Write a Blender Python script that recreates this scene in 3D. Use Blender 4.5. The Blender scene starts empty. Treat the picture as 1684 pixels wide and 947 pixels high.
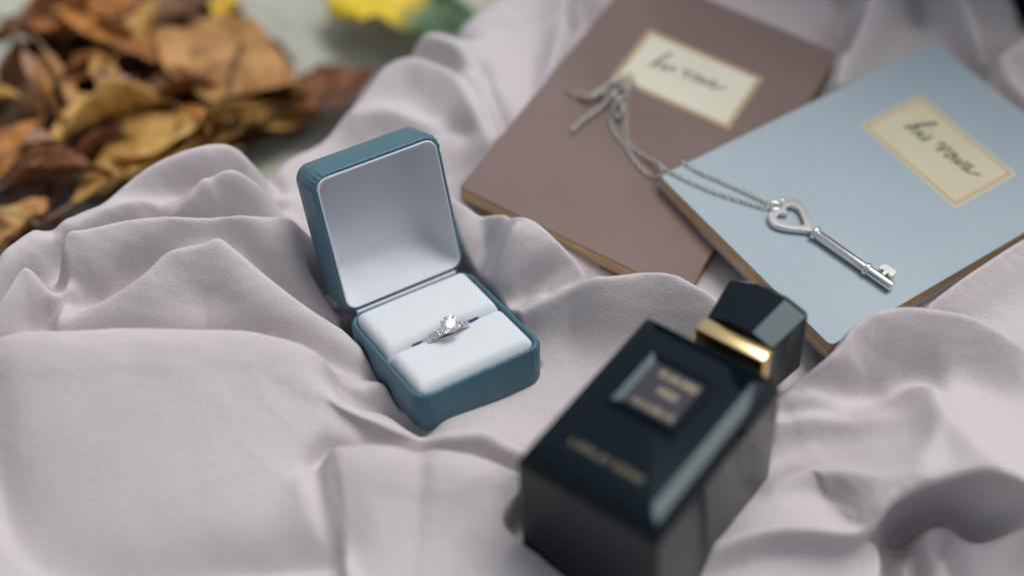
import bpy, bmesh, math, random
import numpy as np
from mathutils import Vector, Matrix, Euler

random.seed(7)
rng = np.random.default_rng(7)
CM = 0.01
sc = bpy.context.scene
COL = sc.collection
R = math.radians

# ------------------------------------------------------------------ camera
cd = bpy.data.cameras.new('Camera')
cam = bpy.data.objects.new('Camera', cd); COL.objects.link(cam)
cd.lens = 50; cd.sensor_width = 36; cd.clip_start = 0.01; cd.clip_end = 200
pitch, roll = R(52.3), R(4.2)
cam.matrix_world = (Matrix.Translation((0, 0, 0.383)) @ Matrix.Rotation(math.pi/2 - pitch, 4, 'X') @ Matrix.Rotation(roll, 4, 'Z'))
cd.dof.use_dof = True
cd.dof.focus_distance = 0.474
cd.dof.aperture_fstop = 2.5
cd.dof.aperture_blades = 0
sc.camera = cam

# ------------------------------------------------------------------ sky, sun, exposure
wd = bpy.data.worlds.new('World'); sc.world = wd; wd.use_nodes = True
nt = wd.node_tree; bg = nt.nodes['Background']
sky = nt.nodes.new('ShaderNodeTexSky'); sky.sky_type = 'NISHITA'; sky.sun_disc = False
SUN_EL, SUN_AZ = R(64), R(38)          # azimuth clockwise from +y
sky.sun_elevation = SUN_EL; sky.sun_rotation = SUN_AZ
sky.air_density = 1.0; sky.dust_density = 4.0; sky.ozone_density = 1.0
hs = nt.nodes.new('ShaderNodeHueSaturation'); hs.inputs['Saturation'].default_value = 0.32
nt.links.new(sky.outputs[0], hs.inputs['Color']); nt.links.new(hs.outputs[0], bg.inputs[0])
bg.inputs[1].default_value = 0.10
sd = bpy.data.lights.new('Sun', 'SUN'); sd.energy = 1.5; sd.angle = R(29); sd.color = (1.0, 0.985, 0.955)
sun = bpy.data.objects.new('Sun', sd); COL.objects.link(sun)
dirv = Vector((math.sin(SUN_AZ)*math.cos(SUN_EL), math.cos(SUN_AZ)*math.cos(SUN_EL), math.sin(SUN_EL)))
sun.rotation_euler = dirv.to_track_quat('Z', 'Y').to_euler(); sun.location = dirv
vs = sc.view_settings
vs.view_transform = 'Standard'; vs.look = 'None'; vs.gamma = 1; vs.use_curve_mapping = False
vs.exposure = 0.22
sc.cycles.max_bounces = 10; sc.cycles.glossy_bounces = 6; sc.cycles.transmission_bounces = 8
sc.cycles.use_denoising = True

# ------------------------------------------------------------------ helpers
def mat(name, color, rough=0.6, metal=0.0, spec=0.5, sheen=0.0, bumps=(), var=None, **kw):
    """bumps: (scale, strength, distance_m, kind); var: (scale, color2, lo, hi)"""
    m = bpy.data.materials.new(name); m.use_nodes = True
    t = m.node_tree; b = t.nodes['Principled BSDF']
    b.inputs['Base Color'].default_value = (*color, 1)
    b.inputs['Roughness'].default_value = rough; b.inputs['Metallic'].default_value = metal
    b.inputs['Specular IOR Level'].default_value = spec
    if sheen: b.inputs['Sheen Weight'].default_value = sheen; b.inputs['Sheen Roughness'].default_value = 0.5
    for k, v in kw.items(): b.inputs[k.replace('_', ' ')].default_value = v
    tc = t.nodes.new('ShaderNodeTexCoord')
    prev = None
    for (scale, strength, dist, kind) in bumps:
        if kind == 'voronoi':
            n = t.nodes.new('ShaderNodeTexVoronoi'); n.inputs['Scale'].default_value = scale; src = n.outputs['Distance']
        else:
            n = t.nodes.new('ShaderNodeTexNoise'); n.inputs['Scale'].default_value = scale
            n.inputs['Detail'].default_value = 4; src = n.outputs['Fac']
        t.links.new(tc.outputs['Object'], n.inputs['Vector'])
        bp = t.nodes.new('ShaderNodeBump'); bp.inputs['Strength'].default_value = strength; bp.inputs['Distance'].default_value = dist
        t.links.new(src, bp.inputs['Height'])
        if prev: t.links.new(prev.outputs['Normal'], bp.inputs['Normal'])
        prev = bp
    if prev: t.links.new(prev.outputs['Normal'], b.inputs['Normal'])
    if var:
        for i, (scale, c2, lo, hi) in enumerate(var if isinstance(var, list) else [var]):
            n = t.nodes.new('ShaderNodeTexNoise'); n.inputs['Scale'].default_value = scale; n.inputs['Detail'].default_value = 5
            t.links.new(tc.outputs['Object'], n.inputs['Vector'])
            rp = t.nodes.new('ShaderNodeMapRange'); rp.inputs['From Min'].default_value = lo; rp.inputs['From Max'].default_value = hi
            t.links.new(n.outputs['Fac'], rp.inputs['Value'])
            mx = t.nodes.new('ShaderNodeMix'); mx.data_type = 'RGBA'
            if b.inputs['Base Color'].is_linked: t.links.new(b.inputs['Base Color'].links[0].from_socket, mx.inputs['A'])
            else: mx.inputs['A'].default_value = (*color, 1)
            mx.inputs['B'].default_value = (*c2, 1)
            t.links.new(rp.outputs[0], mx.inputs['Factor'])
            t.links.new(mx.outputs['Result'], b.inputs['Base Color'])
    return m

def mesh_obj(name, verts, faces, material=None, parent=None, smooth=True, auto=None):
    me = bpy.data.meshes.new(name); me.from_pydata([tuple(v) for v in verts], [], faces); me.update()
    bm = bmesh.new(); bm.from_mesh(me); bmesh.ops.recalc_face_normals(bm, faces=bm.faces)
    bm.to_mesh(me); bm.free()
    return finish(name, me, material, parent, smooth, auto)

def finish(name, me, material=None, parent=None, smooth=True, auto=None):
    if smooth:
        me.polygons.foreach_set('use_smooth', [True]*len(me.polygons))
    if auto is not None:
        bm = bmesh.new(); bm.from_mesh(me)
        for e in bm.edges:
            if len(e.link_faces) == 2 and e.calc_face_angle(0) > R(auto): e.smooth = False
        bm.to_mesh(me); bm.free()
    if material: me.materials.append(material)
    o = bpy.data.objects.new(name, me); COL.objects.link(o)
    if parent: o.parent = parent
    return o

def bm_obj(name, bm, material=None, parent=None, smooth=True, auto=None):
    bmesh.ops.recalc_face_normals(bm, faces=bm.faces)
    me = bpy.data.meshes.new(name); bm.to_mesh(me); bm.free()
    return finish(name, me, material, parent, smooth, auto)

def empty(name, M, label=None, cat=None, group=None):
    o = bpy.data.objects.new(name, None); COL.objects.link(o); o.matrix_world = M; o.empty_display_size = 0.01
    if label: o['label'] = label; o['category'] = cat
    if group: o['group'] = group
    return o

def rot3(yaw, tx, ty):
    return (Matrix.Rotation(yaw, 3, 'Z') @ Matrix.Rotation(tx, 3, 'X') @ Matrix.Rotation(ty, 3, 'Y'))
def frame_cm(o, ang):
    return Matrix.Translation(Vector(o)*CM) @ rot3(*ang).to_4x4()

def rrect(w, d, r, n=8, seg=1):
    """rounded rectangle centred on 0, counter-clockwise, cm; seg = points per straight side"""
    pts = []
    cs = [(w/2-r, d/2-r, 0), (-w/2+r, d/2-r, 90), (-w/2+r, -d/2+r, 180), (w/2-r, -d/2+r, 270)]
    for i, (cx, cy, a) in enumerate(cs):
        for k in range(n+1):
            t = R(a + 90*k/n); pts.append((cx + r*math.cos(t), cy + r*math.sin(t)))
        nx = cs[(i+1) % 4]; t = R(nx[2])
        q = (nx[0] + r*math.cos(t), nx[1] + r*math.sin(t)); p0 = pts[-1]
        for k in range(1, seg):
            f = k/seg; pts.append((p0[0]*(1-f)+q[0]*f, p0[1]*(1-f)+q[1]*f))
    return pts

def loft(name, loops, material, parent, cap0=True, cap1=True, smooth=True, auto=None, closed=False):
    n = len(loops[0]); verts = [Vector(v)*CM for L in loops for v in L]; faces = []
    m = len(loops)
    for i in range(m if closed else m-1):
        for j in range(n):
            a = i*n+j; b = i*n+(j+1) % n; c = ((i+1) % m)*n+(j+1) % n; d = ((i+1) % m)*n+j
            faces.append((a, b, c, d))
    if not closed:
        if cap0: faces.append(tuple(range(n-1, -1, -1)))
        if cap1: faces.append(tuple((m-1)*n+k for k in range(n)))
    return mesh_obj(name, verts, faces, material, parent, smooth, auto)

def tube(bm, pts, rad, n=8, cap=True):
    pts = [Vector(p) for p in pts]; rings = []
    up = Vector((0, 0, 1))
    for i, p in enumerate(pts):
        t = (pts[min(i+1, len(pts)-1)] - pts[max(i-1, 0)]).normalized()
        a = t.cross(up)
        if a.length < 1e-6: a = t.cross(Vector((1, 0, 0)))
        a.normalize(); b = a.cross(t)
        r = rad[i] if isinstance(rad, (list, tuple)) else rad
        rings.append([bm.verts.new(p + a*(r*math.cos(2*math.pi*k/n)) + b*(r*math.sin(2*math.pi*k/n))) for k in range(n)])
    for A, B in zip(rings, rings[1:]):
        for k in range(n): bm.faces.new((A[k], A[(k+1) % n], B[(k+1) % n], B[k]))
    if cap: bm.faces.new(rings[0][::-1]); bm.faces.new(rings[-1])

def torus(bm, M, Rr, r, n=20, k=8):
    V = []
    for i in range(n):
        a = 2*math.pi*i/n
        V.append([bm.verts.new(M @ Vector(((Rr+r*math.cos(2*math.pi*j/k))*math.cos(a), (Rr+r*math.cos(2*math.pi*j/k))*math.sin(a), r*math.sin(2*math.pi*j/k)))) for j in range(k)])
    for i in range(n):
        for j in range(k): bm.faces.new((V[i][j], V[(i+1) % n][j], V[(i+1) % n][(j+1) % k], V[i][(j+1) % k]))

def lathe(bm, prof, M, n=24):
    """prof: (x along axis, radius); axis = local x"""
    rings = [[bm.verts.new(M @ Vector((x, r*math.cos(2*math.pi*k/n), r*math.sin(2*math.pi*k/n)))) for k in range(n)] for x, r in prof]
    for A, B in zip(rings, rings[1:]):
        for k in range(n): bm.faces.new((A[k], A[(k+1) % n], B[(k+1) % n], B[k]))
    bm.faces.new(rings[0][::-1]); bm.faces.new(rings[-1])

def rbox(name, x0, x1, y0, y1, z0, z1, bev, material, parent, seg=3, smooth=True):
    bm = bmesh.new(); bmesh.ops.create_cube(bm, size=1)
    for v in bm.verts:
        v.co = Vector(((x0+x1)/2 + v.co.x*(x1-x0), (y0+y1)/2 + v.co.y*(y1-y0), (z0+z1)/2 + v.co.z*(z1-z0)))*CM
    if bev: bmesh.ops.bevel(bm, geom=bm.edges[:], offset=bev*CM, segments=seg, affect='EDGES', profile=0.5)
    return bm_obj(name, bm, material, parent, smooth, auto=35)

# ------------------------------------------------------------------ measured layout, in centimetres
BASE = [(-16.37,28.61,-0.90),(-13.67,30.47,-0.90),(-11.06,33.56,-0.90),(-8.34,34.51,-1.00),(-13.95,23.31,-0.70),(-10.05,23.40,-0.30),(-6.22,23.60,-0.10),(-6.11,20.37,-0.10),(-9.36,19.76,-0.60),(-13.89,19.45,-1.50),(-5.72,28.02,-1.60),(-6.08,30.60,-1.90),(-5.26,34.71,-1.90),(-2.98,34.66,-1.60),(-4.97,38.51,-0.90),(-1.62,40.87,-0.90),(-1.33,36.64,-0.90),(0.68,43.34,-1.00),(-1.21,32.17,-1.90),(0.13,31.02,-1.00),(1.33,28.30,-1.10),(3.38,28.86,-0.90),(6.52,29.14,-0.90),(7.20,31.06,-0.90),(-3.89,26.61,-1.50),(-0.50,24.60,-0.90),(-2.14,21.13,-0.90),(0.52,20.78,-1.00),(8.40,24.90,-0.90),(10.32,24.88,-0.60),(12.44,26.65,-0.50),(15.64,28.09,-0.40),(17.38,29.11,-0.20),(14.68,24.27,1.00),(12.94,24.98,0.70),(13.83,23.80,1.10),(11.90,23.51,0.40),(10.95,22.73,0.10),(12.40,23.32,0.60),(15.51,23.73,1.10),(15.02,26.25,0.80),(16.49,25.39,0.90),(16.53,31.40,0.30),(17.82,32.33,0.30),(15.41,30.70,0.20),(9.15,21.01,-0.90),(14.86,21.47,-0.90),(12.33,21.84,-2.00),(13.28,45.92,-1.10),(17.14,46.08,-1.20),(18.82,42.92,-0.80),(18.94,37.01,-0.80),(19.73,33.38,-0.60),(3.53,20.60,-1.00),(9.58,27.89,-0.90),(3.29,34.07,-0.90),(10.19,37.80,-0.90),(14.71,36.69,-0.90),(-14.98,18.06,-3.00),(-14.06,18.84,-3.00),(-12.07,18.05,-2.50),(-5.24,16.76,-0.60),(3.56,17.54,-0.80),(12.79,18.57,-1.50),(17.60,21.54,-0.60)]
RIDGES = [
    ([(-18.05,24.79,1.50),(-15.91,25.29,1.50),(-14.07,25.57,1.50),(-12.20,25.79,1.50),(-9.73,25.97,1.50),(-8.00,25.96,1.50),(-6.44,25.78,1.35),(-5.27,25.52,0.90),(-4.53,25.58,0.00)], 3.40, 0.40),
    ([(-14.76,26.68,0.00),(-13.14,27.50,0.60),(-11.99,28.15,1.20),(-11.09,28.95,1.65),(-10.44,29.28,1.77),(-9.63,29.28,1.80),(-8.75,28.81,1.73),(-7.75,28.06,1.50),(-6.73,27.56,0.90),(-5.75,27.39,0.15)], 2.00, 0.42),
    ([(-12.66,28.35,0.45),(-11.94,28.65,0.90),(-10.92,28.86,1.27),(-10.04,29.08,1.42),(-9.77,29.28,1.50)], 1.20, 0.25),
    ([(-14.69,26.75,0.15),(-14.80,27.99,0.75),(-14.86,29.05,1.35),(-14.78,29.35,1.50)], 1.00, 0.25),
    ([(-14.96,29.17,1.20),(-14.58,29.46,1.65),(-13.10,30.00,1.80),(-11.91,30.23,1.95),(-10.54,30.47,1.95),(-9.17,30.68,1.80),(-7.84,31.06,1.35)], 1.50, 0.35),
    ([(-15.06,30.40,0.60),(-13.76,31.31,0.90),(-12.60,31.85,1.05),(-11.19,32.34,1.35),(-10.26,32.70,1.80),(-9.76,32.77,1.65),(-9.31,32.76,0.90)], 0.90, 0.40),
    ([(-11.82,31.41,0.75),(-11.40,31.72,1.20),(-10.83,32.24,1.50)], 0.60, 0.35),
    ([(-17.09,29.37,0.45),(-16.07,30.31,0.60),(-14.85,31.37,0.75),(-13.61,32.48,0.90),(-12.28,33.46,1.20),(-11.28,33.89,1.35),(-10.37,34.12,1.20),(-9.73,33.90,0.75)], 1.30, 0.50),
    ([(-17.09,26.50,0.45),(-16.50,27.46,0.90),(-16.07,28.24,1.35),(-15.55,28.02,1.20),(-14.99,27.68,0.60)], 1.10, 0.30),
    ([(-3.84,17.81,0.23),(-4.43,19.72,0.23),(-4.92,21.10,0.27),(-5.20,22.16,0.52)], 0.50, 0.18),
    ([(-5.19,22.18,0.75),(-4.97,22.27,1.12),(-3.72,22.34,1.50),(-2.95,22.37,1.35),(-2.44,22.38,1.05),(-1.85,22.38,1.35),(-0.78,22.30,1.35),(0.16,22.08,1.20),(0.90,22.06,1.20)], 2.80, 0.22),
    ([(-5.66,24.60,0.00),(-5.16,24.48,0.45),(-4.47,24.31,0.60),(-3.60,23.98,0.45),(-2.56,23.84,0.00),(-1.50,23.69,0.15),(-0.66,23.75,0.15),(0.13,23.42,0.15),(0.91,23.05,0.15)], 0.60, 1.00),
    ([(-2.41,33.41,1.12),(-1.57,32.93,1.50),(-0.48,32.28,1.65),(0.60,31.36,1.73),(1.37,30.62,1.58),(2.24,30.13,1.05)], 1.70, 0.30),
    ([(-0.71,30.10,-0.75),(-0.61,30.30,0.00),(-0.34,30.53,0.90),(-0.04,31.12,1.65)], 1.60, 0.50),
    ([(1.79,29.02,0.75),(2.44,29.09,1.50),(3.10,29.14,1.88),(4.27,29.32,2.10),(5.27,29.34,2.10),(6.11,29.17,1.80),(7.00,28.90,1.20),(7.64,28.89,0.45)], 1.10, 0.35),
    ([(0.10,28.58,0.45),(0.89,28.80,0.60),(1.79,29.07,0.75),(2.88,29.20,1.05)], 0.60, 0.90),
    ([(8.38,25.34,0.60),(8.99,25.70,1.35),(9.86,26.18,1.95),(10.62,26.83,2.40),(10.98,27.35,2.70),(11.62,27.78,2.85),(12.42,28.00,2.85),(13.63,28.08,2.70),(14.98,28.04,2.40),(16.48,27.49,1.95)], 1.00, 0.40),
    ([(8.76,24.72,0.75),(10.00,25.01,0.90),(11.53,25.23,1.05),(12.82,25.51,1.35),(13.46,25.90,1.65)], 0.55, 0.50),
    ([(13.30,25.71,1.80),(14.39,24.62,2.10),(15.73,23.48,2.25),(17.01,22.51,2.10)], 1.20, 1.20),
    ([(8.54,22.52,0.30),(9.79,23.04,0.75),(11.10,23.46,1.35),(12.55,24.20,1.80),(13.43,25.22,1.80)], 0.70, 0.70),
    ([(6.84,20.38,0.45),(8.08,20.91,0.75),(9.32,21.12,0.90),(10.60,21.32,0.90),(11.27,22.00,1.20),(11.71,23.02,1.80),(12.53,23.78,2.25),(13.41,24.02,2.40),(14.52,24.19,2.40),(15.77,23.61,2.25)], 0.45, 1.50),
    ([(6.29,19.98,-0.75),(7.55,20.54,-0.45),(9.02,20.83,-0.30),(10.52,21.02,-0.30),(11.70,21.30,-0.45),(11.61,19.96,-0.45),(11.07,18.54,-0.45)], 1.80, 0.30),
    ([(12.73,18.86,-0.45),(12.95,20.47,-0.45),(13.23,21.81,-0.60),(14.15,22.18,-0.75),(14.79,21.63,-0.60),(15.89,21.74,-0.45),(17.04,21.84,-0.45)], 1.20, 0.25),
    ([(13.94,29.54,1.20),(14.52,29.98,1.50),(15.61,30.85,1.65),(17.36,32.25,1.65),(19.29,33.84,1.50)], 0.90, 0.15),
    ([(-6.24,37.63,-0.30),(-5.10,37.75,-0.15),(-3.69,37.41,-0.30)], 0.70, 0.70),
    ([(-5.37,40.19,-0.30),(-4.21,40.34,0.00),(-2.85,39.56,0.30),(-2.04,38.11,0.45),(-1.37,36.73,0.15),(-1.15,36.27,-0.15)], 1.00, 0.50),
    ([(-4.39,42.22,0.00),(-2.98,41.17,0.30),(-2.18,39.91,0.60),(-1.48,38.17,0.45),(-1.02,36.60,0.00)], 0.50, 1.50),
    ([(1.26,45.41,0.15),(1.23,42.84,0.15),(0.75,40.18,0.00),(0.15,38.44,-0.30)], 0.60, 0.70),
    ([(12.02,40.58,0.75),(12.36,42.01,1.35),(13.13,43.51,1.65),(13.80,45.40,1.65)], 0.70, 0.50),
    ([(17.09,47.80,0.60),(17.42,45.55,0.60),(17.78,43.42,0.60),(18.51,41.85,0.45),(19.49,40.33,0.30)], 0.35, 0.90),
    ([(18.52,42.13,0.90),(19.16,42.74,1.35),(20.61,43.97,1.65)], 0.80, 0.50),
]
VALLEYS = [
    ([(-18.29,26.82,-1.50),(-16.87,25.03,-1.95),(-16.02,22.72,-2.25),(-15.29,20.65,-2.40),(-14.22,19.26,-2.40),(-12.56,18.61,-2.40),(-9.34,18.71,-1.95),(-4.92,19.15,-1.50)], 0.50, 0.80),
    ([(-5.35,25.39,-2.40),(-4.57,25.29,-2.70),(-3.52,25.05,-2.55),(-2.44,24.24,-1.95)], 0.40, 0.45),
    ([(-5.40,22.72,-0.30),(-5.08,21.41,-0.30),(-4.60,19.99,-0.30),(-4.09,18.43,-0.30)], 0.20, 0.25),
    ([(0.51,29.63,-1.95),(1.09,29.94,-1.80),(2.12,30.13,-1.35),(3.37,30.28,-1.05),(4.37,30.45,-0.45)], 0.60, 0.30),
    ([(-1.32,34.10,-2.85),(-1.36,33.04,-3.00),(-1.05,31.81,-2.85)], 0.90, 0.90),
    ([(9.29,26.51,-0.90),(11.04,26.83,-0.45),(12.41,27.19,-0.15),(13.89,27.16,0.30),(15.02,27.60,0.75)], 0.50, 0.60),
    ([(9.20,25.02,-0.90),(10.54,25.22,-0.60),(11.62,25.17,-0.15)], 0.50, 0.50),
    ([(9.12,22.48,-0.30),(9.91,22.48,-0.45),(10.64,22.40,-0.30)], 1.20, 1.20),
    ([(13.18,21.88,-3.45),(13.23,20.49,-3.90),(13.02,18.62,-3.90)], 0.40, 0.40),
    ([(16.08,22.55,-3.00),(16.64,22.59,-3.30),(16.88,22.18,-3.00)], 0.40, 0.45),
    ([(-4.93,43.71,-1.95),(-3.92,43.67,-2.25),(-2.84,42.80,-2.25)], 0.50, 0.50),
    ([(-2.30,41.00,-1.35),(-1.65,39.87,-1.65),(-1.36,38.22,-1.05)], 0.35, 0.35),
    ([(1.94,45.99,-2.25),(2.19,45.21,-2.55),(1.87,43.92,-2.25)], 0.60, 0.60),
    ([(0.42,46.18,-0.90),(0.51,43.38,-1.05),(0.41,41.09,-0.90)], 0.50, 0.50),
    ([(-2.65,37.39,-1.50),(-2.15,37.11,-1.65)], 0.40, 0.40),
    ([(-9.80,36.07,-1.80),(-9.34,35.45,-1.65),(-9.28,34.39,-1.65)], 0.40, 0.40),
    ([(12.61,44.51,-2.25),(12.72,43.75,-2.55),(12.48,42.65,-2.55)], 0.60, 0.60),
    ([(13.15,47.08,-1.80),(13.74,48.89,-1.95)], 0.50, 0.40),
    ([(16.16,48.94,-2.10),(16.37,47.73,-2.40),(16.21,46.25,-1.95)], 0.35, 0.40),
    ([(22.45,55.43,-6.30),(22.05,52.75,-6.30),(22.14,51.49,-6.30),(22.13,47.46,-4.80)], 1.10, 1.10),
]
LEAN = [
    ([(6.84,20.38,0.10),(8.08,20.91,0.20),(9.32,21.12,0.30),(10.60,21.32,0.40),(11.27,22.00,0.90),(11.71,23.02,1.50),(12.53,23.78,1.90),(13.41,24.02,1.90),(14.52,24.19,1.90),(15.77,23.61,1.70)], 0.40, 1.50),
    ([(-5.66,24.60,0.10),(-5.16,24.48,0.50),(-4.47,24.31,0.60),(-3.60,23.98,0.50),(-2.56,23.84,0.30),(-1.50,23.69,0.20),(-0.66,23.75,0.10),(0.13,23.42,0.10),(0.91,23.05,0.10)], 0.30, 0.80),
]
HEM = [(-21.71,25.79),(-19.43,27.61),(-17.53,29.64),(-16.52,30.71),(-15.32,31.89),(-14.07,33.07),(-12.79,34.25),(-11.59,34.88),(-10.56,35.04),(-9.99,34.68),(-9.81,34.63),(-9.54,35.02),(-8.55,36.10),(-7.34,37.23),(-6.24,39.59),(-5.02,41.32),(-3.70,42.55),(-2.60,43.97),(-0.78,46.51),(1.87,50.85),(5.62,57.58)]
CHAIN_ON_BLUE_A = [(3.12,2.40),(2.28,2.06),(1.30,1.61),(0.64,1.30),(0.13,1.15),(-0.14,1.14)]
CHAIN_ON_BLUE_B = [(3.29,2.19),(2.56,1.68),(1.70,1.13),(0.95,0.76),(0.14,0.43),(-0.22,0.24)]
CHAIN_ON_BROWN_A = [(5.69,4.63),(5.24,4.77),(4.71,4.92),(4.26,5.06),(3.90,5.41),(3.47,6.24),(3.09,7.12),(2.91,7.58),(2.54,7.73),(2.28,7.36),(2.09,6.74),(1.76,6.22),(1.39,6.21),(1.02,6.28)]
CHAIN_ON_BROWN_B = [(6.42,4.50),(5.89,4.23),(5.47,4.17),(5.02,4.31),(4.55,4.64),(4.07,4.98),(3.55,5.29),(3.06,5.79),(2.86,6.22),(3.29,6.09),(3.13,6.58),(2.68,6.86),(2.26,7.16),(2.43,7.84),(2.58,8.26),(2.94,7.98),(2.75,7.47),(2.50,7.00),(2.59,6.53),(2.50,5.95),(2.30,5.22),(2.21,4.72),(2.17,4.41)]
CHAIN_HEAP = [(2.26,7.16),(2.64,7.02),(2.67,6.58),(2.30,6.58),(2.21,7.05),(2.55,7.35),(2.93,7.28),(2.98,6.78),(2.95,6.24),(3.27,5.92),(3.28,6.30),(2.90,6.73),(2.41,6.87),(2.21,6.51),(2.01,6.24),(1.72,6.20),(1.41,6.38)]
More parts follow.
